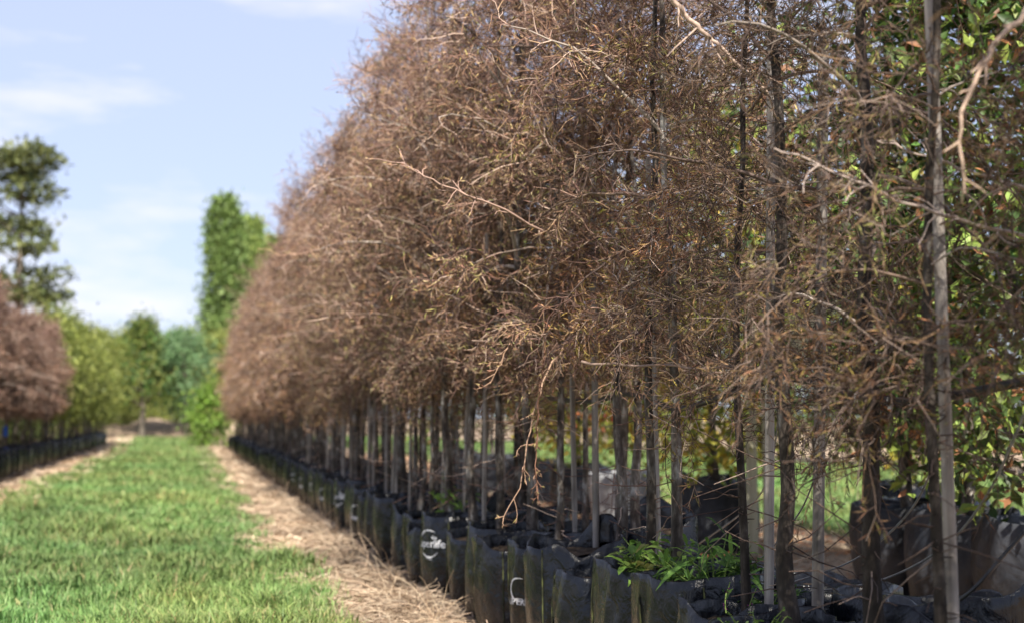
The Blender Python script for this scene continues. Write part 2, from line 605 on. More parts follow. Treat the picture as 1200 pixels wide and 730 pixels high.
def make_bag(seed, floppy=0.05):
    na, nz = 56, 16
    a = np.arange(na) * 2 * math.pi / na
    rows = []
    top = BAG_H * (1 + (vnoise(np.cos(a) * 1.6 + seed * 5 + 20, np.sin(a) * 1.6 + 7) - .5) * floppy * 4)
    for j in range(nz):
        t = j / (nz - 1)
        z = top * t
        r = bag_radius(a, z, seed)
        if t > .8:
            r = r + (t - .8) * .10 * (vnoise(np.cos(a) * 3.5 + seed, np.sin(a) * 3.5 + 90) - .35)
        rows.append(np.stack([r * np.cos(a), r * np.sin(a), z], 1))
    last = rows[-1]
    for dr, dz in ((-.005, .003), (-.011, -.004), (-.014, -.05), (-.016, -.11)):
        q = last.copy()
        rr = np.linalg.norm(q[:, :2], axis=1)
        q[:, :2] *= ((rr + dr) / rr)[:, None]
        q[:, 2] += dz
        rows.append(q)
    V = np.stack(rows)
    S = len(rows)
    idx = np.arange(S * na).reshape(S, na)
    A, B = idx[:-1], idx[1:]
    F = np.stack([A, np.roll(A, -1, 1), np.roll(B, -1, 1), B], -1).reshape(-1, 4)
    mb = MB()
    mb.add(V.reshape(-1, 3), F)
    c = np.append(V[0].mean(0, keepdims=True), V[0], 0)
    mb.add(c, [(0, 1 + (i + 1) % na, 1 + i) for i in range(na)])
    soil = MB()
    gr = 8
    sv = [(0, 0, .0)]
    for j in range(1, gr):
        r = bag_radius(a, np.full(na, .405), seed) * .965 * j / (gr - 1)
        z = .02 * vnoise(r * np.cos(a) * 22 + 9, r * np.sin(a) * 22) + .018 * (1 - j / gr)
        sv += list(np.stack([r * np.cos(a), r * np.sin(a), z], 1))
    sv = np.array(sv, float)
    sv[:, 2] += .39
    soil.add(sv, [(0, 1 + i, 1 + (i + 1) % na) for i in range(na)])
    qf = []
    for j in range(gr - 2):
        for i in range(na):
            p, q = 1 + j * na + i, 1 + j * na + (i + 1) % na
            qf.append((p, p + na, q + na, q))
    soil.f.append(np.array(qf))
    soil.m.append(np.zeros(len(qf), int))
    seams = []
    for a0 in (2.55 + seed * .21 % .5, 3.9 + seed * .17 % .4):
        zs = np.linspace(.01, BAG_H * .93, 12)
        aa = a0 + (zs - .2) * .12
        rr = bag_radius(aa, zs, seed) + .001
        P = np.stack([rr * np.cos(aa), rr * np.sin(aa), zs], 1)
        s = MB()
        tubes(s, P, np.full(12, .0032), 6, cap=True)
        seams.append(s.mesh('seam', [M['seam']]))
    return (mb, soil.mesh('soil', [M['soil']]), seams)


BAGS = []
for s in range(6):
    mb, soil, seams = make_bag(s + 1, (.04, .03, .07, .035, .09, .05)[s])
    mk = lambda nm, mat: mb.mesh(nm, [mat])
    BAGS.append({'black': mk('bag_wall', M['bag']), 'grey': mk('bag_wall', M['bag_grey']), 'pale': mk('bag_wall', M['bag_pale']),
                 'soil': soil, 'seams': seams, 'seed': s + 1})


def text_mesh_pts(body, size, bold=True):
    cu = bpy.data.curves.new('lettering', 'FONT')
    cu.body = body
    cu.size = size
    cu.align_x = 'CENTER'
    cu.align_y = 'CENTER'
    cu.resolution_u = 3
    cu.offset = size * .022 if bold else 0
    o = bpy.data.objects.new('lettering', cu)
    COL.objects.link(o)
    dg = bpy.context.evaluated_depsgraph_get()
    dg.update()
    me = o.evaluated_get(dg).to_mesh()
    V = np.array([v.co[:] for v in me.vertices])
    F = []
    me.calc_loop_triangles()
    for t in me.loop_triangles:
        F.append(tuple(t.vertices))
    o.evaluated_get(dg).to_mesh_clear()
    bpy.data.objects.remove(o)
    bpy.data.curves.remove(cu)
    return V, np.array(F)


def arc_strip(rx, ry, a0, a1, w, n=26):
    a = np.linspace(R(a0), R(a1), n)
    t = np.sin(np.linspace(0.12, math.pi - .12, n)) * w
    o = np.stack([(rx + t) * np.cos(a), (ry + t) * np.sin(a), np.zeros(n)], 1)
    i = np.stack([(rx - t) * np.cos(a), (ry - t) * np.sin(a), np.zeros(n)], 1)
    V = np.concatenate([o, i])
    F = np.array([(k, k + 1, n + k + 1, n + k) for k in range(n - 1)])
    return V, F


def wrap_print(pieces, seed, phi, z0):
    """lays flat lettering round the bag wall"""
    mb = MB()
    for V, F in pieces:
        a = phi + V[:, 0] / .2
        z = z0 + V[:, 1]
        r = bag_radius(a, z, seed) + .0022
        mb.add(np.stack([r * np.cos(a), r * np.sin(a), z], 1), F)
    return mb.mesh('printed_logo', [M['print']], False)


def shift(vf, dx, dy):
    V = vf[0].copy()
    V[:, 0] += dx
    V[:, 1] += dy
    return V, vf[1]


LOGO_A = [text_mesh_pts('superlife', .06), shift(text_mesh_pts('the', .028), .036, .036), shift(text_mesh_pts('45 Litre', .016, False), 0, -.085),
          arc_strip(.074, .076, 55, 190, .0055), arc_strip(.074, .076, 215, 325, .005)]
LOGO_B = [text_mesh_pts('SUPERLIFE', .04), shift(arc_strip(.05, .05, 70, 290, .006), 0, .055)]
LOGOS = {}


def logo(seed, which, phi, z0):
    k = (seed, which)
    if k not in LOGOS:
        LOGOS[k] = wrap_print(LOGO_A if which == 'A' else LOGO_B, seed, phi, z0)
    return LOGOS[k]


def place_bag(x, y, v, label, group, tone='black', rotz=0.0, scale=1.0, logo_kind=None, full=True, tilt=(0, 0), sz=1.0):
    t = thing('planter_bag', label, 'planter bag', (x, y, .004), rotz, group, scale, tilt)
    t.scale = (scale, scale, scale * sz)
    b = BAGS[v % 6]
    obj('bag_wall', b[tone], t)
    obj('soil', b['soil'], t)
    if full:
        for s in b['seams']:
            obj('seam', s, t)
    if logo_kind:
        obj('printed_logo', logo(b['seed'], logo_kind, math.pi + .55, .30 if logo_kind == 'A' else .2), t)
    return t


# ------------------------------------------------------------------ the brown feathery trees
def rotate_from(T, ang, g):
    """directions at angle ang from tangents T, random side"""
    rnd = unit(np.cross(T, g.normal(size=T.shape)))
    return unit(T * np.cos(ang)[:, None] + rnd * np.sin(ang)[:, None])


def grow(base, direc, length, S, wob, droop, g):
    """polylines (N, S, 3)"""
    N = len(base)
    P = np.zeros((N, S, 3))
    P[:, 0] = base
    d = direc.copy()
    step = (length / (S - 1))[:, None]
    for k in range(1, S):
        P[:, k] = P[:, k - 1] + d * step
        d = unit(d + g.normal(size=(N, 3)) * wob + np.array([[0, 0, -1]]) * (np.asarray(droop) if np.ndim(droop) else np.full(N, droop))[:, None])
    return P


def along(P, u):
    """points and tangents at parameters u (N, m) on polylines P (N, S, 3)"""
    N, S, _ = P.shape
    f = u * (S - 1)
    i = np.clip(f.astype(int), 0, S - 2)
    fr = (f - i)[..., None]
    n = np.arange(N)[:, None]
    a, b = P[n, i], P[n, i + 1]
    return (a + (b - a) * fr).reshape(-1, 3), unit(b - a).reshape(-1, 3)


TWIG = [(.19, .11, .086), (.13, .078, .062), (.26, .165, .125), (.065, .04, .034), (.46, .34, .27), (.16, .092, .074)]
NEEDLE = [(.28, .168, .105), (.19, .108, .07), (.37, .245, .145), (.10, .058, .04), (.43, .32, .16), (.26, .21, .085), (.28, .145, .10), (.32, .20, .13), (.08, .047, .034)]
SHED_SHADED = [(.13, .078, .05), (.10, .06, .042), (.20, .125, .07), (.075, .045, .034), (.22, .145, .08), (.17, .12, .06), (.19, .10, .06)]  # shed needles, darkened: shade at the near end put into the colour
SHED_OLIVE_SHADED = SHED_SHADED + [(.24, .21, .06), (.18, .16, .05)]
TWIG_SHADED = [(.095, .065, .052), (.07, .048, .04), (.13, .09, .07), (.05, .035, .03), (.22, .165, .135)]  # twigs darkened with the same near-end shade in their colour
NEEDLE_OLIVE = NEEDLE + [(.32, .28, .09), (.26, .24, .075), (.36, .29, .10)]


def brown_tree(seed, H=3.85, n_limb=54, n_sec=13, n_ter=7, fat=1.0, pal=NEEDLE, base=.80, r0=.026, n_leaf=5, wide=1.0, twig=None, bark='bark'):
    """everything above the soil; z = 0 at the soil"""
    g = np.random.default_rng(seed)
    twig = twig or TWIG
    S = 16
    z = np.linspace(-.03, H, S)
    tr = np.stack([np.cumsum(g.normal(size=S) * .013), np.cumsum(g.normal(size=S) * .013), z], 1)
    tr[:, :2] -= tr[0, :2]
    t = np.linspace(0, 1, S)
    rad = r0 * (1 - .86 * t ** .9) * (1 + g.normal(size=S) * .035)
    rad[0] *= 1.35
    rad[1] *= 1.04
    trunk = MB()
    zz = np.linspace(0, 1, 40)
    trP = np.stack([np.interp(zz, t, tr[:, k]) for k in range(3)], 1)
    trR = np.interp(zz, t, rad) * (1 + (vnoise(zz * 60, seed) - .5) * .16)
    tubes(trunk, trP, trR, 9)
    # limbs
    n = n_limb
    u = (base + (H * .985 - base) * np.sort(g.random(n)) ** 1.3) / H
    b, _ = along(tr[None], u[None])
    az = np.arange(n) * 2.4 + g.random(n) * .9
    q = (u * H - base) / (H - base)
    el = R(18) + R(36) * q + g.normal(size=n) * R(13)
    d = np.stack([np.cos(az) * np.cos(el), np.sin(az) * np.cos(el), np.sin(el)], 1)
    L = wide * (np.interp(q, [0, .18, .55, .85, 1], [.6, .88, .80, .48, .2])) * (.34 + .98 * g.random(n) ** 1.35)
    LP = grow(b, d, L, 9, .13, .05 + .09 * g.random(n) + .05 * (1 - q), g)
    lr = (r0 * .30 * (.5 + L))[:, None] * np.linspace(1, .26, 9)[None]
    crown = MB()
    c = pick([(.15, .105, .08), (.10, .07, .058), (.19, .145, .115), (.30, .25, .215)], n, g)
    tubes(crown, LP, lr * fat ** .5, 5, 0, c)
    # loose leaders standing out of the top
    nw = 16
    bw, _ = along(tr[None], (.62 + .37 * g.random(nw))[None])
    aw = g.random(nw) * 6.28
    ew = R(35) + R(40) * g.random(nw)
    dw = np.stack([np.cos(aw) * np.cos(ew), np.sin(aw) * np.cos(ew), np.sin(ew)], 1)
    WP = grow(bw, dw, wide * (.35 + .55 * g.random(nw)), 9, .12, .06, g)
    tubes(crown, WP, np.full((nw, 1), .0032 * fat ** .5) * np.linspace(1, .4, 9)[None], 4, 0, pick(twig, nw, g))
    bx, TX = along(WP, .25 + .75 * g.random((nw, 14)))
    XP = grow(bx, rotate_from(TX, R(30) + R(40) * g.random(len(bx)), g), .04 + .12 * g.random(len(bx)), 4, .28, .04, g)
    tubes(crown, XP, np.full((len(bx), 1), .0018 * fat) * np.linspace(1, .6, 4)[None], 3, 0, pick(twig, len(bx), g))
    # dead stubs on the bare stem
    ns = 64
    us = (.12 + (base - .05) * g.random(ns)) / H
    bs, _ = along(tr[None], us[None])
    azs = g.random(ns) * 6.28
    ds = np.stack([np.cos(azs), np.sin(azs), g.normal(size=ns) * .4], 1)
    SP = grow(bs, unit(ds), .02 + .34 * g.random(ns) ** 3.5, 4, .28, .08, g)
    tubes(trunk, SP, np.full((ns, 1), .0024) * np.linspace(1, .5, 4)[None], 4, 1, pick(twig, ns, g))
    # secondary
    u2 = .12 + .88 * g.random((n, n_sec)) ** .8
    b2, T2 = along(LP, u2)
    d2 = rotate_from(T2, R(35) + R(40) * g.random(len(b2)), g)
    L2 = (.13 + .30 * g.random(len(b2)) ** 1.3) * (1.15 - .45 * u2.ravel())
    P2 = grow(b2, d2, L2, 6, .30, .05 + .1 * g.random(len(b2)), g)
    tubes(crown, P2, (.0026 * fat * (.7 + .6 * g.random(len(b2))))[:, None] * np.linspace(1, .5, 6)[None], 3, 0, pick(twig, len(b2), g))
    # tertiary
    u3 = .1 + .9 * g.random((len(b2), n_ter))
    b3, T3 = along(P2, u3)
    d3 = rotate_from(T3, R(30) + R(45) * g.random(len(b3)), g)
    L3 = .045 + .10 * g.random(len(b3)) ** 1.4
    P3 = grow(b3, d3, L3, 3, .35, .08, g)
    tubes(crown, P3, (.0018 * fat * (.7 + .6 * g.random(len(b3))))[:, None] * np.linspace(1, .6, 3)[None], 3, 0, pick(twig + pal[:3], len(b3), g))
    # curled dry needles
    u4 = .15 + .85 * g.random((len(b3), n_leaf))
    b4, T4 = along(P3, u4)
    d4 = rotate_from(T4, R(15) + R(50) * g.random(len(b4)), g)
    n4 = len(b4)
    tone = np.repeat(.65 + .75 * g.random(n), n_sec * n_ter * n_leaf)
    cc = pick(pal, n4, g, .25) * tone[:, None]
    warm = np.repeat(g.normal(size=n), n_sec * n_ter * n_leaf)[:, None] * np.array([[.10, 0, -.10]])
    cc = np.clip(cc * (1 + warm), 0, 1)
    hold = np.repeat(np.clip(g.normal(.75, .4, n), .08, 1), n_sec * n_ter * n_leaf)      # some limbs have shed, some are full
    hold *= .35 + 1.1 * vnoise(b4[:, 0] * 5 + b4[:, 2] * 3 + seed, b4[:, 1] * 5 + b4[:, 2] * 4)
    hold *= np.interp(b4[:, 2], [0, H * .55, H * .85, H], [1, .95, .4, .25])             # tops thin out
    keep = g.random(n4) < hold
    b4, d4, cc = b4[keep], d4[keep], cc[keep]
    n4 = len(b4)
    leaves(crown, b4, d4, (.018 + .03 * g.random(n4)) * fat ** .4, (.003 + .0032 * g.random(n4)) * fat ** .9, 1, np.clip(cc, 0, 1), .3, g)
    return {'trunk': trunk.mesh('trunk', [M[bark], M['twig']]), 'crown': crown.mesh('crown', [M['twig'], M['needle']])}


NEAR = [brown_tree(100 + i, (3.2, 3.6, 3.0, 3.4, 3.8)[i], 31, 12, 7, 1.05, NEEDLE_OLIVE if i in (1, 3) else NEEDLE, .90 + .06 * (i % 3),
                   (.029, .020, .027, .017, .024)[i], 6, (.82, .74, .88, .8, .72)[i]) for i in range(5)]
SLIM = [brown_tree(120 + i, (3.7, 3.95, 3.5)[i], 36, 11, 7, .72, (SHED_SHADED, SHED_OLIVE_SHADED, SHED_SHADED)[i], .74 + .05 * i, (.028, .016, .026)[i], 5, .66, TWIG_SHADED, 'shaded_bark') for i in range(3)]
FAR = [brown_tree(140 + i, 3.15 + .22 * i, 42, 9, 5, 1.9, NEEDLE, .95, .026, 4, (.8, .88, .74, .82)[i]) for i in range(4)]


def place_tree(protos, v, x, y, z, label, group, rotz, scale=1.0, tilt=(0, 0)):
    t = thing('brown_tree', label, 'tree', (x, y, z), rotz, group, scale, tilt)
    p = protos[v % len(protos)]
    obj('trunk', p['trunk'], t)
    obj('crown', p['crown'], t)
    return t


SOIL_Z = .40
ORD = ['first', 'second', 'third', 'fourth', 'fifth', 'sixth', 'seventh', 'eighth', 'ninth', 'tenth', 'eleventh', 'twelfth', 'thirteenth', 'fourteenth', 'fifteenth',
       'sixteenth', 'seventeenth', 'eighteenth', 'nineteenth', 'twentieth']
G_TREE = 'brown feathery trees of the long row'
G_BAG = 'black planter bags of the long row'
# nearest trees, by the picture column of their stem: px, lateral X, proto, girth scale, label
near_trees = [
    (1099, 1.76, 3, 'brown tree with slim dark stem tied against the pale stake nearest the camera'),
    (1024, 1.82, 0, 'brown tree with stout dark rough stem, just past the pair of stem and pale stake'),
    (927, 1.80, 2, 'brown tree with thick dark bark stem between the two leaning grey stakes'),
    (873, 1.80, 3, 'brown tree with slim black stem covered in short spiky stubs behind the weeds'),
    (795, 1.86, 4, 'brown tree with pale patched stem rising behind the light green weeds'),
    (757, 1.76, 1, 'thin dark stemmed brown tree just before the grey stake and pale patched stem'),
    (722, 1.90, 2, 'brown tree with knobbly grey stem standing in the bag with raised rim'),
    (652, 1.74, 1, 'slim brown tree in front of the hanging dead twig'),
    (624, 1.80, 0, 'brown tree with dark stem beside the long hanging dead twig'),
    (586, 1.66, 4, 'brown tree with dark stem just above the bag with the cropped white arc'),
    (557, 1.68, 2, 'brown tree with sunlit grey stem beside the leafy weed clump in the row'),
]
front_y = []
for i, (px, X, v, lab) in enumerate(near_trees):
    y = y_of(px, X)
    front_y.append((X, y))
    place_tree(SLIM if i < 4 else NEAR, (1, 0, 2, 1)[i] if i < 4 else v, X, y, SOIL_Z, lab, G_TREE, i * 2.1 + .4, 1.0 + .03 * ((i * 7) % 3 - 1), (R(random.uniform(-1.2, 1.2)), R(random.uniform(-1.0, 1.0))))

# row goes on past the camera, mostly unseen trees added to shade its near end
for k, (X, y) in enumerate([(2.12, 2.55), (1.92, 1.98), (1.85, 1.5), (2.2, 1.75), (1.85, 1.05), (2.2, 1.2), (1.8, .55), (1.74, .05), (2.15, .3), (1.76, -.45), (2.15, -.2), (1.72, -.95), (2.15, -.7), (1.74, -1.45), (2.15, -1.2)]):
    place_tree(SLIM if k < 6 else NEAR, k * 2 + 1, X, y, SOIL_Z, 'brown tree of the row beside the camera, added out of the picture for its shade' if k else 'brown tree at the picture edge whose twigs hang in from the top corner',
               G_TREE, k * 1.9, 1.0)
y = front_y[-1][1] + .5
i = 0
tree_spots = []
while y < 48:
    tree_spots.append((ROW_X + random.uniform(-.06, .06), y, 'front'))
    y += random.uniform(.42, .54) if y < 25 else random.uniform(.55, .7)
y = 6.5
while y < 48:
    tree_spots.append((BACK_X + bend(y) + random.uniform(-.06, .06), y, 'back'))
    y += random.uniform(.44, .56) if y < 25 else random.uniform(.6, .8)
cnt = {'front': 0, 'back': 0}
for i, (X, y, w) in enumerate(tree_spots):
    cnt[w] += 1
    P = NEAR if y < 17 else FAR
    if cnt[w] <= 16:
        nth = ORD[cnt[w] - 1]
        lab = (nth + ' front line brown tree past the leafy weed clump in the row') if w == 'front' else (nth + ' brown tree of the second line, counted from the near end')
    elif y < 25:
        lab = 'brown feathery tree further down the long row, its crown merged with its neighbours'
    else:
        lab = 'small looking brown tree near the far end of the long row'
    place_tree(P, i * 3 + (i // 5), X, y, SOIL_Z, lab, G_TREE, random.uniform(0, 6.28), random.uniform(.84, 1.1),
               (R(random.uniform(-1.5, 1.5)), R(random.uniform(-1.5, 1.5))))

# bags: front line
bag_front = [-1.45, -.95, -.45, .05, .55, 1.0, 1.4, 1.84, 2.26, 2.7, 3.12, 3.58, 4.0, 4.45, 4.88, 5.3, 5.74, 6.17, 6.6, 7.05, 7.5, 8.0, 8.55]
y = 9.0
while y < 48:
    bag_front.append(y)
    y += random.uniform(.42, .54)
B_ARC, B_RING = 18, 22
for k, y in enumerate(bag_front):
    lg = None
    tilt = (R(random.uniform(-3, 3)), R(random.uniform(-4, 2)))
    if k == B_RING:
        lg, lab = 'A', 'black bag with white ringed superlife lettering beside the straw'
    elif k == B_ARC:
        lg, lab = 'B', 'black bag with a white arc over partly hidden capital letters'
    elif k < B_ARC:
        lab = ORD[B_ARC - k - 1] + ' black bag of the front line on the near side of the white arc bag'
    elif k < B_RING:
        lab = ORD[k - B_ARC - 1] + ' black bag of the front line past the white arc bag'
    elif k <= B_RING + 12:
        lab = ORD[k - B_RING - 1] + ' black bag of the front line past the ringed lettering bag'
    elif y < 28:
        lab = 'small looking black bag in the middle of the long line'
    else:
        lab = 'tiny looking black bag near the far end of the long line'
    if 11 < y < 25 and k % 3 == 0:
        lg = 'A' if k % 2 else 'B'
    if lg:
        tilt = (0, 0)
    place_bag(ROW_X + bend(y) + (random.uniform(-.05, .05) if not lg else 0), y, (k * 5 + 3) % 6 if k != B_RING else 1, lab, G_BAG, 'black', random.uniform(-.2, .2) if not lg else .0,
              random.uniform(.95, 1.1) if not lg else 1.05, lg, y < 20, tilt, sz=random.uniform(.86, 1.1) if not lg else 1.0)
y = 2.55
k = 0
while y < 48:
    if 6.3 < y < 6.8:
        lab = 'black bag with a raised crumpled rim in the second line, around the knobbly grey stem'
    elif k < 20:
        lab = ORD[k] + ' bag of the second line behind the front bags, counted from the near end'
    else:
        lab = 'black bag of the second line, half hidden behind the front bags far down the row'
    place_bag(BACK_X + .03 + bend(y) + random.uniform(-.04, .04), y, k * 7 + 1, lab, G_BAG, 'black', random.uniform(-3, 3), random.uniform(.96, 1.08), None, False,
              (R(random.uniform(-4, 4)), R(random.uniform(-4, 4))), sz=1.2 if 6.3 < y < 6.8 else random.uniform(.85, 1.1))
    y += .45 if y < 12 else random.uniform(.46, .6)
    k += 1


# ------------------------------------------------------------------ stakes
def make_stake(seed, H, r):
    g = np.random.default_rng(seed)
    z = np.linspace(-.2, H, 24)
    P = np.stack([np.sin(z * 1.3 + seed) * .004, np.cos(z * 1.1 + seed) * .004, z], 1)
    mb = MB()
    tubes(mb, P, r * (1 + g.normal(size=24) * .02) * np.linspace(1.05, .92, 24), 10, cap=True)
    return mb.mesh('wooden_stake', [M['stake']])


STAKES = [make_stake(s, 1.75 + .12 * s, .0165) for s in range(3)]
stakes = [(1113, 1.80, .95, 'pale grey round stake pressed against the nearest slim dark stem'),
          (955, 1.92, 1.1, 'leaning light grey stake just before the thick dark bark stem'),
          (899, 1.86, .95, 'leaning dark grey stake between the spiky stem and the thick stem'),
          (770, 1.90, .8, 'thin grey stake beside the thin dark stem past the weeds'),
          (697, 1.84, .95, 'sunlit pale stake beside the knobbly grey stem'),
          (673, 1.88, .8, 'thin grey stake just past the sunlit pale stake'),
          (568, 1.70, .8, 'sunlit pale stake beside the leafy weed clump in the row')]
for i, (px, X, s, lab) in enumerate(stakes):
    y = y_of(px, X)
    o = obj('wooden_stake', STAKES[i % 3], None, (X, y, SOIL_Z), (R((-1.2, 1, -1.5, .8, .6, -1, .5)[i]), R((-.4, -1.6, -1.0, .4, .5, -.4, .3)[i]), i * 1.3), (s, s, 1))
    tag(o, lab, 'stake', 'wooden stakes along the long row')
for i in range(60):
    y = 8.9 + i * .36
    o = obj('wooden_stake', STAKES[i % 3], None, (random.choice((ROW_X, BACK_X)) + random.uniform(-.1, .1), y, SOIL_Z),
            (R(random.uniform(-2, 2)), R(random.uniform(-2, 2)), i), (.72, .72, random.uniform(.8, 1.05)))
    tag(o, 'grey stake among the crowded stems further down the long row', 'stake', 'wooden stakes along the long row')


# ------------------------------------------------------------------ single branches that stand out
def spline(pts, n=40):
    """Catmull-Rom through the points"""
    p = np.array([tuple(q) for q in pts], float)
    p = np.concatenate([[2 * p[0] - p[1]], p, [2 * p[-1] - p[-2]]])
    out = []
    m = len(p) - 3
    for t in np.linspace(0, m - 1e-6, n):
        i = int(t)
        f = t - i
        a, b, c, d = p[i:i + 4]
        out.append(.5 * ((2 * b) + (c - a) * f + (2 * a - 5 * b + 4 * c - d) * f * f + (3 * b - a - 3 * c + d) * f ** 3))
    return np.array(out)


def stray_branch(name, pts, r, seed, tone, nside, parent, stub=(.02, .07), needles=4, tip_last=True):
    g = np.random.default_rng(seed)
    P = spline(pts if tip_last else pts[::-1], 36)
    P += (np.stack([vnoise(np.arange(36) * .5, seed + k * 9.1) for k in range(3)], 1) - .5) * .012
    mb = MB()
    tubes(mb, P, r * np.linspace(1, .4, 36), 6, 0, np.array([tone]))
    if nside:
        u = .1 + .9 * g.random((1, nside))
        b, T = along(P[None], u)
        d = rotate_from(T, R(25) + R(45) * g.random(nside), g)
        S = grow(b, d, stub[0] + (stub[1] - stub[0]) * g.random(nside), 4, .25, .1, g)
        tubes(mb, S, np.full((nside, 1), r * .42) * np.linspace(1, .6, 4)[None], 4, 0, pick([tone], nside, g))
        if needles:
            b4, T4 = along(S, .3 + .7 * g.random((nside, needles)))
            leaves(mb, b4, rotate_from(T4, np.full(len(b4), R(35)), g), .018 + .014 * g.random(len(b4)), np.full(len(b4), .006), 1, pick(NEEDLE, len(b4), g), .3, g)
    me = mb.mesh(name, [M['twig'], M['needle']])
    o = obj(name, me, parent)
    bpy.context.view_layer.update()
    o.matrix_parent_inverse = parent.matrix_world.inverted()
    return o


trees = [o for o in COL.objects if o.name.startswith('brown_tree')]
t0, t1, t2, t3, t6, t8 = trees[0], trees[1], trees[2], trees[3], trees[6], trees[8]
A = lambda px, py, Y: on_y(px, py, Y)
stray_branch('hanging_branch', [A(1235, -30, 2.9), A(1200, 18, 2.75), A(1165, 55, 2.7), A(1140, 105, 2.68), A(1128, 150, 2.66), A(1130, 228, 2.66)], .0075, 1,
             (.40, .29, .22), 9, t0, (.03, .075), 0)
stray_branch('bare_branch', [A(905, 172, 3.1), A(985, 205, 3.1), A(1055, 235, 3.1), A(1130, 258, 3.1), A(1230, 285, 3.15)], .0055, 2, (.40, .32, .28), 14, t0, (.04, .14), 2, False)
stray_branch('bare_branch', [A(1028, 164, 3.3), A(1080, 182, 3.3), A(1150, 205, 3.25), A(1230, 228, 3.2)], .005, 3, (.38, .30, .26), 10, t0, (.04, .14), 2, False)
stray_branch('bare_branch', [A(470, 190, 5.6), A(505, 210, 5.5), A(545, 228, 5.5), A(600, 252, 5.6), A(670, 290, 5.8)], .0055, 4, (.30, .20, .16), 16, t6, (.05, .16), 5, False)
stray_branch('bare_branch', [A(780, -10, 3.9), A(815, 30, 3.9), A(850, 62, 3.9), A(900, 110, 3.9)], .009, 5, (.42, .31, .25), 10, t2, (.05, .14), 3)
stray_branch('hanging_twig', [A(668, 395, 6.0), A(640, 440, 5.9), A(622, 500, 5.8), A(612, 560, 5.75), A(590, 608, 5.75)], .0042, 6, (.27, .175, .12), 14, t8, (.03, .1), 3)
stray_branch('hanging_twig', [A(640, 400, 5.7), A(634, 450, 5.7), A(628, 520, 5.7), A(629, 585, 5.7)], .0045, 7, (.22, .115, .075), 30, t8, (.015, .04), 3)
stray_branch('hanging_twig', [A(640, 395, 5.6), A(615, 388, 5.5), A(596, 405, 5.5), A(575, 450, 5.5)], .0045, 8, (.28, .18, .12), 24, t8, (.03, .09), 5)
stray_branch('bare_branch', [A(680, 425, 4.9), A(760, 428, 4.7), A(850, 430, 4.5), A(925, 405, 4.4)], .006, 9, (.20, .14, .11), 12, t3, (.03, .1), 3)

# ------------------------------------------------------------------ irrigation pipe and drippers
pp = [on_x(1290, 440, 1.95), on_x(1200, 447, 1.95), on_x(1125, 462, 1.95), on_x(1050, 470, 1.96), on_x(985, 459, 1.97), on_x(930, 443, 1.98), on_x(880, 452, 1.98),
      on_x(830, 470, 2.0), on_x(790, 478, 2.0), on_x(740, 462, 2.0), on_x(690, 470, 2.0), on_x(640, 466, 2.0)]
mb = MB()
tubes(mb, spline(pp, 120), np.full(120, .0125), 10, cap=True)
pipe = thing('irrigation_pipe', 'thick black irrigation pipe sagging between the stems at crown height', 'pipe')
obj('pipe_wall', mb.mesh('pipe_wall', [M['pipe']]), pipe)
for px, py in ((1068, 470), (1042, 470), (1132, 461), (1003, 463)):
    b = on_x(px, py, 1.955)
    f = MB()
    tubes(f, np.array([b + Vector((0, 0, .012)), b, b - Vector((0, 0, .022))]), np.array([.006, .008, .005]), 8, cap=True)
    obj('dripper_fitting', f.mesh('dripper_fitting', [M['fitting']]), pipe)

tubes_px = [
    ([(995, 468, 1.95), (975, 500, 1.95), (955, 560, 2.05), (930, 610, 2.2), (880, 660, 2.3), (820, 655, 2.3)], 'thin grey dripper tube dropping from the pipe past the leaning light stake'),
    ([(1108, 478, 1.95), (1095, 540, 2.0), (1065, 600, 2.1), (1010, 650, 2.2), (960, 672, 2.3), (900, 690, 2.3)], 'thin grey dripper tube curving down behind the stout dark stem'),
    ([(1215, 440, 1.9), (1190, 510, 1.9), (1150, 590, 2.0), (1100, 645, 2.1), (1030, 680, 2.2), (960, 692, 2.3)], 'long thin dripper tube sweeping down from the picture edge past the pale stake'),
    ([(1230, 590, 2.2), (1185, 640, 2.1), (1140, 690, 2.0), (1100, 720, 1.95)], 'thick dark tube slanting down beside the pale stake at the picture corner'),
    ([(915, 470, 2.0), (900, 560, 2.2), (870, 600, 2.4), (800, 650, 2.5)], 'thin pale dripper tube crossing in front of the timber post'),
]
for i, (pts, lab) in enumerate(tubes_px):
    mb = MB()
    r = .0055 if i == 3 else .0032
    tubes(mb, spline([on_x(*p) for p in pts], 60), np.full(60, r), 7, cap=True)
    tag(obj('dripper_tube', mb.mesh('dripper_tube', [M['pipe'] if i == 3 else M['tube']])), lab, 'hose', 'dripper tubes')


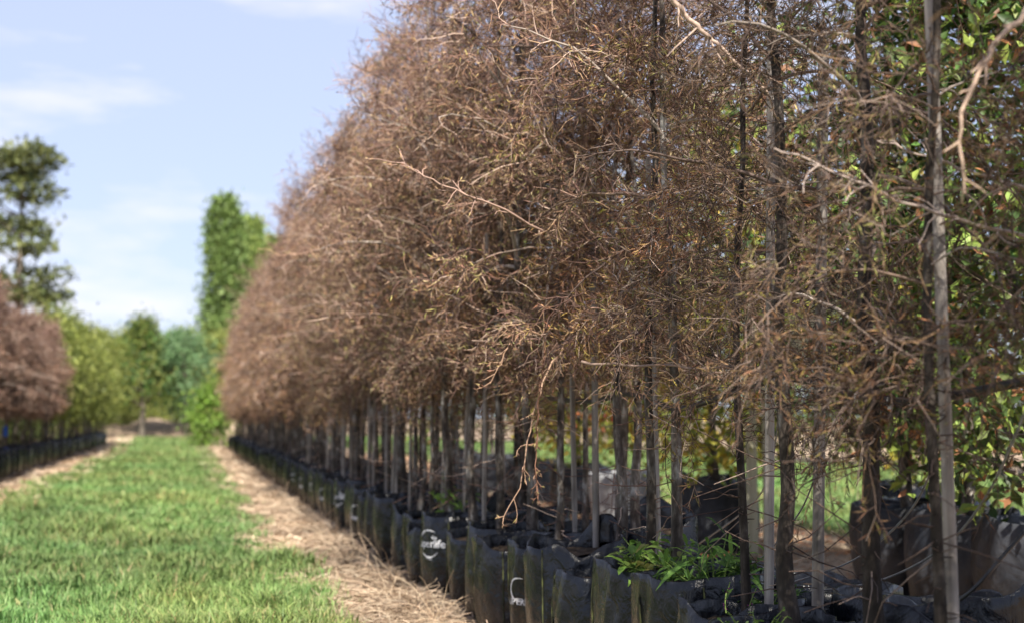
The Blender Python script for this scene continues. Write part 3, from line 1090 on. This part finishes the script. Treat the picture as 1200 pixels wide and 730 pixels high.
# ------------------------------------------------------------------ leafy plants
def weed(name, label, cat, loc, seed, n_stem, h, spread, leaf_len, leaf_w, pal, per=12, group=None, blade=False):
    g = np.random.default_rng(seed)
    t = thing(name, label, cat, loc, 0, group)
    az = g.random(n_stem) * 6.28
    tilt = g.random(n_stem) ** .6 * spread
    d = np.stack([np.cos(az) * np.sin(tilt), np.sin(az) * np.sin(tilt), np.cos(tilt)], 1)
    b = np.stack([np.cos(az), np.sin(az), np.zeros(n_stem)], 1) * (.06 * g.random(n_stem))[:, None]
    P = grow(b, d, h * (.5 + .6 * g.random(n_stem)), 6, .1, .06, g)
    s = MB()
    tubes(s, P, np.full((n_stem, 1), .0028) * np.linspace(1, .5, 6)[None], 5, 0, pick([(.14, .2, .05)], n_stem, g))
    obj('stem', s.mesh('stem', [M['twig']]), t)
    u = .1 + .9 * g.random((n_stem, per))
    bb, T = along(P, u)
    dd = rotate_from(T, R(35) + R(45) * g.random(len(bb)), g)
    dd[:, 2] *= .6
    lv = MB()
    n = len(bb)
    # broad blades built of three segments
    d1 = unit(dd)
    side = unit(np.cross(d1, np.array([[0, 0, 1.0]]) + g.normal(size=(n, 3)) * .3))
    L = (leaf_len * (.34 + .98 * g.random(n) ** 1.35))[:, None]
    W = (leaf_w * (.6 + .6 * g.random(n)))[:, None]
    dn = np.array([[0, 0, -1.0]])
    p0, p1, p2, p3 = bb, bb + d1 * L * .35, bb + d1 * L * .7 + dn * L * .08, bb + d1 * L + dn * L * .28
    v = np.stack([p0, p1 + side * W * .5, p1 - dn * -W * .12, p1 - side * W * .5, p2 + side * W * .4, p2 - dn * -W * .1, p2 - side * W * .4, p3], 1)
    k = np.arange(n)[:, None] * 8
    tri = np.concatenate([k + [[0, 1, 2]], k + [[0, 2, 3]], k + [[4, 7, 5]], k + [[5, 7, 6]]])
    quad = np.concatenate([k + [[1, 4, 5, 2]], k + [[2, 5, 6, 3]]])
    c = np.repeat(pick(pal, n, g), 8, 0)
    lv.add(v.reshape(-1, 3), tri, 0, c)
    lv.f.append(quad)
    lv.m.append(np.zeros(len(quad), int))
    obj('leaves', lv.mesh('leaves', [M['leaf']]), t)
    return t


LIME = [(.30, .29, .08), (.12, .20, .04), (.20, .34, .06), (.25, .40, .08), (.15, .27, .045), (.30, .42, .10)]
DEEP = [(.06, .13, .025), (.085, .17, .03), (.05, .10, .02), (.11, .2, .04)]
w1 = on_x(770, 690, 1.76)
weed('weed_clump', 'light green leafy weed spilling over the crumpled bag rim', 'weed', (w1.x, w1.y, SOIL_Z + .05), 3, 24, .19, 1.2, .095, .03, LIME, 10)
w2 = on_x(835, 690, 1.84)
weed('weed_clump', 'dark green weed clump with long leaves behind the light green weed', 'weed', (w2.x, w2.y, SOIL_Z + .05), 4, 26, .24, 1.1, .12, .02, DEEP + LIME[2:3], 9)
w3 = on_x(905, 690, 1.95)
weed('weed_clump', 'low dark green weed between the grey stake and the thick stem', 'weed', (w3.x, w3.y, SOIL_Z), 5, 12, .12, 1.2, .05, .02, DEEP, 8)
w4 = on_x(533, 600, 1.66)
weed('weed_clump', 'upright pale green leafy weed growing in the bag behind the ringed lettering', 'weed', (w4.x, w4.y, SOIL_Z + .02), 6, 9, .30, .55, .075, .022, LIME, 14)
w5 = on_x(1083, 735, 1.72)
weed('weed_sprig', 'thin green budding shoots before the nearest slim stem', 'weed', (w5.x, w5.y, SOIL_Z + .02), 7, 3, .14, .3, .016, .006, LIME, 7)
w6 = on_x(960, 730, 1.72)
weed('weed_sprig', 'tiny bright green shoots at the foot of the leaning light stake', 'weed', (w6.x, w6.y, SOIL_Z + .02), 8, 4, .07, .5, .02, .008, LIME, 5)
w7 = on_x(862, 700, 1.76)
weed('weed_sprig', 'small magenta flowering sprig below the spiky dark stem', 'flower', (w7.x, w7.y, SOIL_Z + .02), 9, 2, .10, .25, .012, .009, [(.28, .03, .2), (.2, .02, .14)], 16)
w8 = on_x(880, 722, 1.66)
weed('weed_mat', 'creeping small leaved weed mat over the soil of the near bag', 'weed', (w8.x, w8.y, SOIL_Z + .01), 10, 26, .10, 1.5, .016, .012, LIME + DEEP, 8)


# ------------------------------------------------------------------ broadleaved and conifer trees of the surroundings
def leafy_tree(seed, H, z0, rad, n_clump, per, leaf, pal, trunk_r=.05, shape='round', clump_r=.22, flat=1.0, lean=0.0, bark='old_bark', up=.5):
    g = np.random.default_rng(seed)
    S = 10
    z = np.linspace(0, H * .93, S)
    P = np.stack([np.cumsum(g.normal(size=S) * .02 * H / 4) + lean * z, np.cumsum(g.normal(size=S) * .02 * H / 4), z], 1)
    P[:, :2] -= P[0, :2]
    tr = MB()
    tubes(tr, P, trunk_r * np.linspace(1.15, .25, S), 8)
    q = g.random(n_clump) ** (.8 if shape == 'round' else 1.0)
    if shape == 'round':
        prof = np.sin(np.clip(q * .93 + .07, 0, 1) * math.pi) ** .55
    elif shape == 'column':
        prof = np.interp(q, [0, .08, .5, .85, 1], [.6, .95, 1.0, .8, .12])
    elif shape == 'cone':
        prof = np.interp(q, [0, .1, 1], [.7, 1, .08])
    else:                                   # open, tiered
        prof = .35 + .65 * np.abs(np.sin(q * 9 + seed)) * np.interp(q, [0, .3, 1], [.9, 1, .35])
    az = g.random(n_clump) * 6.28
    rr = rad * prof * np.sqrt(g.random(n_clump)) ** (.6 if shape != 'open' else .5)
    zc = z0 + q * (H - z0)
    C = np.stack([rr * np.cos(az), rr * np.sin(az), zc], 1)
    cx = np.interp(zc, z, P[:, 0])
    cy = np.interp(zc, z, P[:, 1])
    C[:, 0] += cx
    C[:, 1] += cy
    # limbs out to the clumps
    nl = min(n_clump, 46)
    st = np.stack([np.interp(zc - .35 * rr, z, P[:, 0]), np.interp(zc - .35 * rr, z, P[:, 1]), np.maximum(zc - .5 * rr, z0 * .6)], 1)[:nl]
    u = np.linspace(0, 1, 6)[None, :, None]
    LP = st[:, None] * (1 - u) + C[:nl, None] * u
    LP[:, 1:-1] += g.normal(size=(nl, 4, 3)) * .03 * rad
    cr = MB()
    tubes(cr, LP, (trunk_r * .28) * np.linspace(1, .25, 6)[None].repeat(nl, 0), 4, 1, pick([(.12, .09, .07), (.16, .13, .1)], nl, g))
    n = n_clump * per
    off = g.normal(size=(n, 3)) * clump_r * np.array([1, 1, .75 * flat])
    B = np.repeat(C, per, 0) + off
    B[:, 2] = np.maximum(B[:, 2], .05)
    out = unit(B - np.array([[0, 0, z0 + (H - z0) * .4]]))
    D = unit(out * .5 + g.normal(size=(n, 3)) * .7 + np.array([[0, 0, up - .5]]))
    tone = np.repeat(.72 + .5 * g.random(n_clump), per)
    col = np.clip(pick(pal, n, g, .15) * tone[:, None], 0, 1)
    L = leaf * (.6 + .7 * g.random(n))
    leaves(cr, B, D, L, L * .5, 0, col, .2, g, normal=out + np.array([[0, 0, .6]]))
    return {'trunk': tr.mesh('trunk', [M[bark]]), 'crown': cr.mesh('crown', [M['leaf'], M['twig']])}


def put_tree(name, p, label, cat, x, y, rotz=0.0, scale=1.0, group=None, z=0.0):
    t = thing(name, label, cat, (x, y, z), rotz, group, scale)
    for k in ('trunk', 'crown'):
        obj(k, p[k], t)
    return t


OLIVE = [(.20, .235, .05), (.25, .28, .07), (.16, .19, .04), (.30, .32, .085), (.11, .14, .035)]
GREEN = [(.07, .15, .03), (.10, .20, .045), (.055, .11, .025), (.13, .24, .06)]
YELLOW = [(.32, .30, .04), (.38, .32, .05), (.22, .26, .05), (.42, .30, .05), (.16, .22, .04)]
AUTUMN = [(.40, .12, .04), (.45, .20, .06), (.34, .27, .06), (.20, .22, .05), (.38, .08, .05), (.42, .25, .08)]

# second nursery row behind the trunks, in large bags
LR = [leafy_tree(200, 3.5, .7, .85, 100, 46, .085, GREEN + [(.05, .09, .02), (.04, .07, .02), (.18, .22, .05)], .03, clump_r=.16, bark='bark'),
      leafy_tree(201, 3.0, .2, .75, 84, 42, .085, YELLOW, .028, clump_r=.16, bark='bark'),
      leafy_tree(202, 2.6, .5, .65, 60, 40, .08, AUTUMN, .026, clump_r=.16, bark='bark'),
      leafy_tree(203, 3.7, .35, .9, 120, 44, .10, [(.04, .075, .02), (.06, .10, .025), (.10, .13, .035), (.035, .06, .018), (.22, .10, .045), (.20, .29, .06), (.26, .33, .07)], .03, clump_r=.19, bark='bark')]
row2 = [  # Y, X, tree, tone, bag label, tree label
    (6.5, 4.25, 3, 'grey', 'big dusty grey bag at the picture edge behind the pale stake', 'dark green young tree at the picture edge behind the pale stake'),
    (7.15, 4.2, 0, 'grey', 'big dusty grey bag with dappled light behind the nearest slim stem', 'green leaved young tree behind the nearest slim stem'),
    (7.8, 4.2, 3, 'grey', 'big dusty grey bag with dappled light behind the stout dark stem', 'dark green broadleaved shrub tree behind the stout dark stem'),
    (8.2, 4.6, 2, 'black', 'big black bag in shade behind the leaning light stake', 'red and orange leaved young tree behind the leaning light stake'),
    (10.8, 4.15, 1, 'grey', 'big grey bag on the litter behind the green weed clump', 'yellow green young tree in the grey bag behind the weed clump'),
    (12.1, 4.6, 1, 'black', 'shaded black bag beside the pale grey bag', 'low yellow leaved tree beside the pale grey bag'),
    (10.4, 5.6, 1, 'black', 'shaded black bag behind the timber post', 'yellow leaved tree behind the timber post'),
    (13.4, 4.2, 2, 'pale', 'pale grey bag in sun behind the knobbly stem', 'orange leaved young tree in the pale grey bag'),
    (15.4, 4.3, 1, 'grey', 'grey bag half hidden behind the hanging dead twig', 'yellow leaved tree behind the hanging dead twig'),
    (17.6, 4.3, 2, 'grey', 'grey bag among the crowded stems, under an orange tree', 'orange tree seen between the crowded stems'),
    (20.0, 4.3, 0, 'grey', 'grey bag far back under a green tree', 'green tree far back behind the crowded stems'),
    (23.0, 4.3, 3, 'grey', 'grey bag furthest back in the second nursery row', 'dark green tree furthest back in the second nursery row'),
]
for i, (y, X, v, tone, bl, tl) in enumerate(row2):
    place_bag(X, y, i * 2 + 1, bl, 'large bags of the second nursery row', tone, i * .8, 1.5, None, False, sz=.8)
    put_tree('leafy_tree', LR[v], tl, 'tree', X, y, i * 1.7, .95 + .1 * (i % 3), 'leafy trees of the second nursery row', .39 * 1.2)

# pale timber post with a diagonal brace
def board(w, d, h, jit=.004):
    z = np.linspace(0, h, 9)
    mb = MB()
    k = np.array([(-1, -1), (-.86, -1.0), (.86, -1), (1, -.86), (1, .86), (.86, 1), (-.86, 1), (-1, .86)]) * np.array([[w / 2, d / 2]])
    V = np.stack([np.concatenate([k + (vnoise(zz * 3, 4) - .5) * jit, np.full((8, 1), zz)], 1) for zz in z])
    idx = np.arange(72).reshape(9, 8)
    a, b = idx[:-1], idx[1:]
    F = np.stack([a, np.roll(a, -1, 1), np.roll(b, -1, 1), b], -1).reshape(-1, 4)
    mb.add(V.reshape(-1, 3), F)
    mb.add(V[-1], [list(range(8))])
    mb.add(V[0], [list(range(7, -1, -1))])
    return mb.mesh('board', [M['timber']], False)


pb = on_x(891, 655, 4.3)
post = thing('timber_post', 'pale square timber post with a diagonal brace behind the spiky stem', 'post', (pb.x, pb.y, 0), -.35)
obj('board', board(.085, .09, 2.15), post, (-.058, 0, -.05))
obj('board', board(.07, .09, 2.05), post, (.062, .01, -.05))
br = obj('brace', board(.17, .05, 1.6), post, (.02, -.10, 1.25))
br.rotation_euler = (0, R(36), 0)

# trees on the far side of the second lawn
HB = [leafy_tree(220, 5.6, .5, 1.6, 120, 34, .17, GREEN + OLIVE, .09, clump_r=.34),
      leafy_tree(221, 4.8, .4, 1.5, 110, 34, .16, OLIVE + YELLOW[:2], .08, clump_r=.34),
      leafy_tree(222, 6.2, .6, 1.6, 120, 34, .17, [(.05, .10, .025), (.07, .12, .03), (.10, .16, .04)], .1, clump_r=.36)]
for i in range(17):
    y = 20 + i * 2.9
    put_tree('background_tree', HB[(i * 2 + i // 4) % 3],
             ('dark green tree', 'olive yellow tree', 'tall deep green tree')[(i * 2 + i // 4) % 3] + ' across the second lawn, seen through the crowns', 'tree',
             15.2 + random.uniform(-.6, .6), y, i * 1.1, random.uniform(.85, 1.1), 'trees across the second lawn')

# ------------------------------------------------------------------ the row across the path
lx = -3.22
LB = [brown_tree(160 + i, 2.7 + .2 * i, 50, 10, 5, 2.4, [(.22, .135, .095), (.17, .10, .075), (.27, .175, .12), (.12, .075, .055)], .95, .026, 3, .6) for i in range(2)]
y = 17.0
i = 0
left_y = []
while y < 36:
    place_tree(LB, i, lx + random.uniform(-.12, .12), y, SOIL_Z, 'reddish brown tree of the row across the grass path', 'reddish trees across the path', random.uniform(0, 6), random.uniform(.84, 1.04))
    if i % 2:
        place_tree(LB, i // 2, lx - .6 + random.uniform(-.12, .12), y + .3, SOIL_Z, 'reddish brown tree of the rear line across the grass path', 'reddish trees across the path', random.uniform(0, 6), 1.0)
    left_y.append(y)
    y += .62
    i += 1
OG = [leafy_tree(230, 2.9, .85, .62, 70, 32, .11, OLIVE + [(.26, .28, .07)], .035, clump_r=.22, bark='bark'),
      leafy_tree(231, 3.3, .9, .64, 70, 32, .11, OLIVE + [(.10, .14, .03)], .035, clump_r=.22, bark='bark')]
i = 0
while y < 58:
    put_tree('leafy_tree', OG[i % 2], 'yellow green tree beyond the reddish trees across the path', 'tree', lx + random.uniform(-.15, .15), y, i * 1.3, random.uniform(.88, 1.08),
             'yellow green trees across the path', SOIL_Z - .06)
    left_y.append(y)
    y += 1.0
    i += 1
for i, y in enumerate(left_y):
    place_bag(lx + .02 * (i % 3), y, i * 5, 'small black bag in the row across the grass path', 'black bags across the path', 'black', i * .7, 1.1, None, False)
tp = MB()
for k, z in enumerate((.0, .10, .2)):
    pass
P = np.array([(0, 0, -.09), (.004, 0, -.03), (-.003, 0, .03), (0, .002, .09)])
tubes(tp, P, np.array([.033, .036, .034, .036]), 10)
for k, (px, py) in enumerate(((6, 505), (7, 530))):
    b = on_x(px, py, lx + .1)
    tag(obj('blue_tape', tp.mesh('blue_tape', [M['blue']]), None, b), ('upper' if k == 0 else 'lower') + ' blue tape wrapped round a stem across the path', 'tape', 'blue tapes')

WB = leafy_tree(270, 3.4, .15, 1.3, 110, 34, .17, [(.07, .11, .03), (.10, .14, .035), (.14, .17, .05)], .06, clump_r=.32)
for i in range(20):
    put_tree('background_tree', WB, 'dark leafy bush standing behind the row across the path', 'bush', -6.6 + random.uniform(-.6, .6), 24 + i * 2.2, i * 1.7, random.uniform(.75, 1.0), 'bushes behind the row across the path')

# ------------------------------------------------------------------ the end of the path and the tall trees
bank = MB()
nx, ny = 60, 10
X, Y = np.meshgrid(np.linspace(-11, 7, nx), np.linspace(80.5, 90, ny))
Z = 1.0 * np.sin(np.clip((Y - 80.5) / 9.5, 0, 1) * math.pi) ** .8 * (.5 + .8 * vnoise(X * .5 + 30, Y * .5)) + .1 * vnoise(X * 2, Y * 2) - .06
idx = np.arange(nx * ny).reshape(ny, nx)
bank.add(np.stack([X, Y, Z], -1).reshape(-1, 3), np.stack([idx[:-1, :-1], idx[:-1, 1:], idx[1:, 1:], idx[1:, :-1]], -1).reshape(-1, 4))
kind(obj('earth_bank', bank.mesh('earth_bank', [M['earth']])), 'structure')

E1 = leafy_tree(240, 6.4, 2.0, 1.9, 120, 40, .22, OLIVE + GREEN, .16, shape='cone', clump_r=.36)
E2 = leafy_tree(241, 5.6, 1.6, 1.9, 110, 40, .22, [(.14, .25, .11), (.18, .30, .13), (.11, .19, .08)], .15, clump_r=.4, lean=-.12)
E3 = leafy_tree(242, 6.0, .3, 2.2, 140, 40, .22, OLIVE + [(.2, .25, .06)], .16, clump_r=.42)
E4 = leafy_tree(243, 4.5, .25, 1.5, 90, 44, .3, [(.16, .30, .05), (.22, .36, .07), (.12, .22, .04)], .1, clump_r=.35)
p = on_y(166, 505, 80)
put_tree('end_tree', E1, 'pointed olive green tree with pale bare trunk at the end of the path', 'tree', p.x, 80, .3)
p = on_y(212, 505, 80)
put_tree('end_tree', E2, 'blue green round tree with leaning trunk at the end of the path', 'tree', p.x + .3, 81, 1.1)
for k, (px, Yd, pr, s, lab) in enumerate([(118, 84, E3, .95, 'olive bushy tree closing the far left corner of the path'), (140, 90, E3, .8, 'low olive bushy tree behind the pointed tree'),
                                          (188, 92, E3, .72, 'dark olive tree between the two trees at the path end'), (230, 92, E2, 1.0, 'blue green tree behind the leaning trunk'),
                                          (90, 78, E3, .95, 'olive tree rising behind the yellow green row'), (60, 82, E1, 1.05, 'pointed olive tree rising behind the yellow green row'),
                                          (258, 86, E3, 1.0, 'olive tree at the foot of the tall green poplar'), (205, 120, E1, 1.15, 'faraway pointed tree beyond the path end'), (150, 100, E3, 1.15, 'broad olive tree behind the pale bare trunk'),
                                          (198, 98, E2, 1.15, 'broad blue green tree between the two trees at the path end'), (222, 104, E3, 1.2, 'olive tree left of the poplar foot'),
                                          (172, 110, E3, 1.2, 'hazy olive tree furthest back at the path end'), (105, 96, E3, 1.1, 'olive tree behind the far left corner of the path')]):
    p = on_y(px, 500, Yd)
    put_tree('end_tree', pr, lab, 'tree', p.x, Yd, k * 1.9, s)
p = on_y(245, 500, 53)
put_tree('leafy_shrub', leafy_tree(244, 2.2, .1, .75, 46, 40, .17, [(.20, .34, .05), (.26, .40, .07), (.14, .25, .04)], .05, clump_r=.22), 'bright green large leaved shrub at the far end of the bag line', 'shrub', p.x, 53, .4)
p = on_y(262, 500, 56)
put_tree('leafy_shrub', leafy_tree(245, 3.2, .2, .8, 50, 40, .16, OLIVE, .06, clump_r=.24), 'olive shrub standing behind the bright green shrub', 'shrub', p.x, 56, 2.4)

PO = leafy_tree(250, 19.3, 2.0, 1.5, 420, 40, .4, [(.15, .24, .065), (.20, .30, .085), (.11, .17, .05), (.24, .33, .10)], .35, shape='column', clump_r=.5, up=1.4)
PO2 = leafy_tree(251, 18.4, 2.0, 1.5, 420, 40, .4, [(.22, .30, .08), (.28, .35, .10), (.15, .22, .06)], .35, shape='column', clump_r=.5, up=1.4)
p = on_y(264, 490, 122)
put_tree('poplar_tree', PO, 'tall columnar dark green poplar, the foremost above the brown row', 'tree', p.x, 122, 0)
p = on_y(290, 490, 128)
put_tree('poplar_tree', PO2, 'brighter green columnar poplar just behind the dark poplar', 'tree', p.x, 128, 1)
p = on_y(316, 490, 134)
put_tree('poplar_tree', PO2, 'lower bright poplar top half hidden by the brown crowns', 'tree', p.x, 134, 2.2, .95)

PI = leafy_tree(263, 19.3, 9.0, 3.5, 70, 64, .5, [(.11, .14, .05), (.15, .175, .06), (.06, .08, .03), (.19, .21, .075)], .3, shape='open', clump_r=.55, flat=.6)
p = on_y(14, 490, 100)
put_tree('pine_tree', PI, 'tall open pine tree with dark trunk rising above the reddish row', 'tree', p.x, 100, .8)

# ------------------------------------------------------------------ dry tufts against the bags
def tuft(loc, seed, n, h, label):
    g = np.random.default_rng(seed)
    az = g.random(n) * 6.28
    tl = .3 + g.random(n) * 1.1
    d = np.stack([np.cos(az) * np.sin(tl), np.sin(az) * np.sin(tl), np.cos(tl)], 1)
    b = g.normal(size=(n, 3)) * np.array([.04, .06, 0])
    P = grow(b, d, h * (.4 + .8 * g.random(n)), 7, .12, .22, g)
    P[:, :, 2] = np.maximum(P[:, :, 2], .004)
    P[:, :, 0] = np.minimum(P[:, :, 0], .14)
    mb = MB()
    tubes(mb, P, np.full((n, 1), .0024) * np.linspace(1, .5, 7)[None], 3, 0, pick(STRAW, n, g))
    o = obj('dry_tuft', mb.mesh('dry_tuft', [M['straw']]), None, loc)
    return tag(o, label, 'dry grass', 'dry tufts against the bags')


for k, y in enumerate((7.3, 7.75, 8.5, 9.0, 9.6, 10.4, 11.2, 11.9, 12.8, 14.2, 15.7, 17.5)):
    tuft((ROW_X - .33 - .06 * (k % 3), y, 0), 60 + k, 26, .30 + .05 * (k % 3),
         'brown dry grass tuft ' + ('below the ringed lettering bag' if k < 2 else 'just past the ringed lettering bag' if k < 5 else 'against the bags further down the line'))
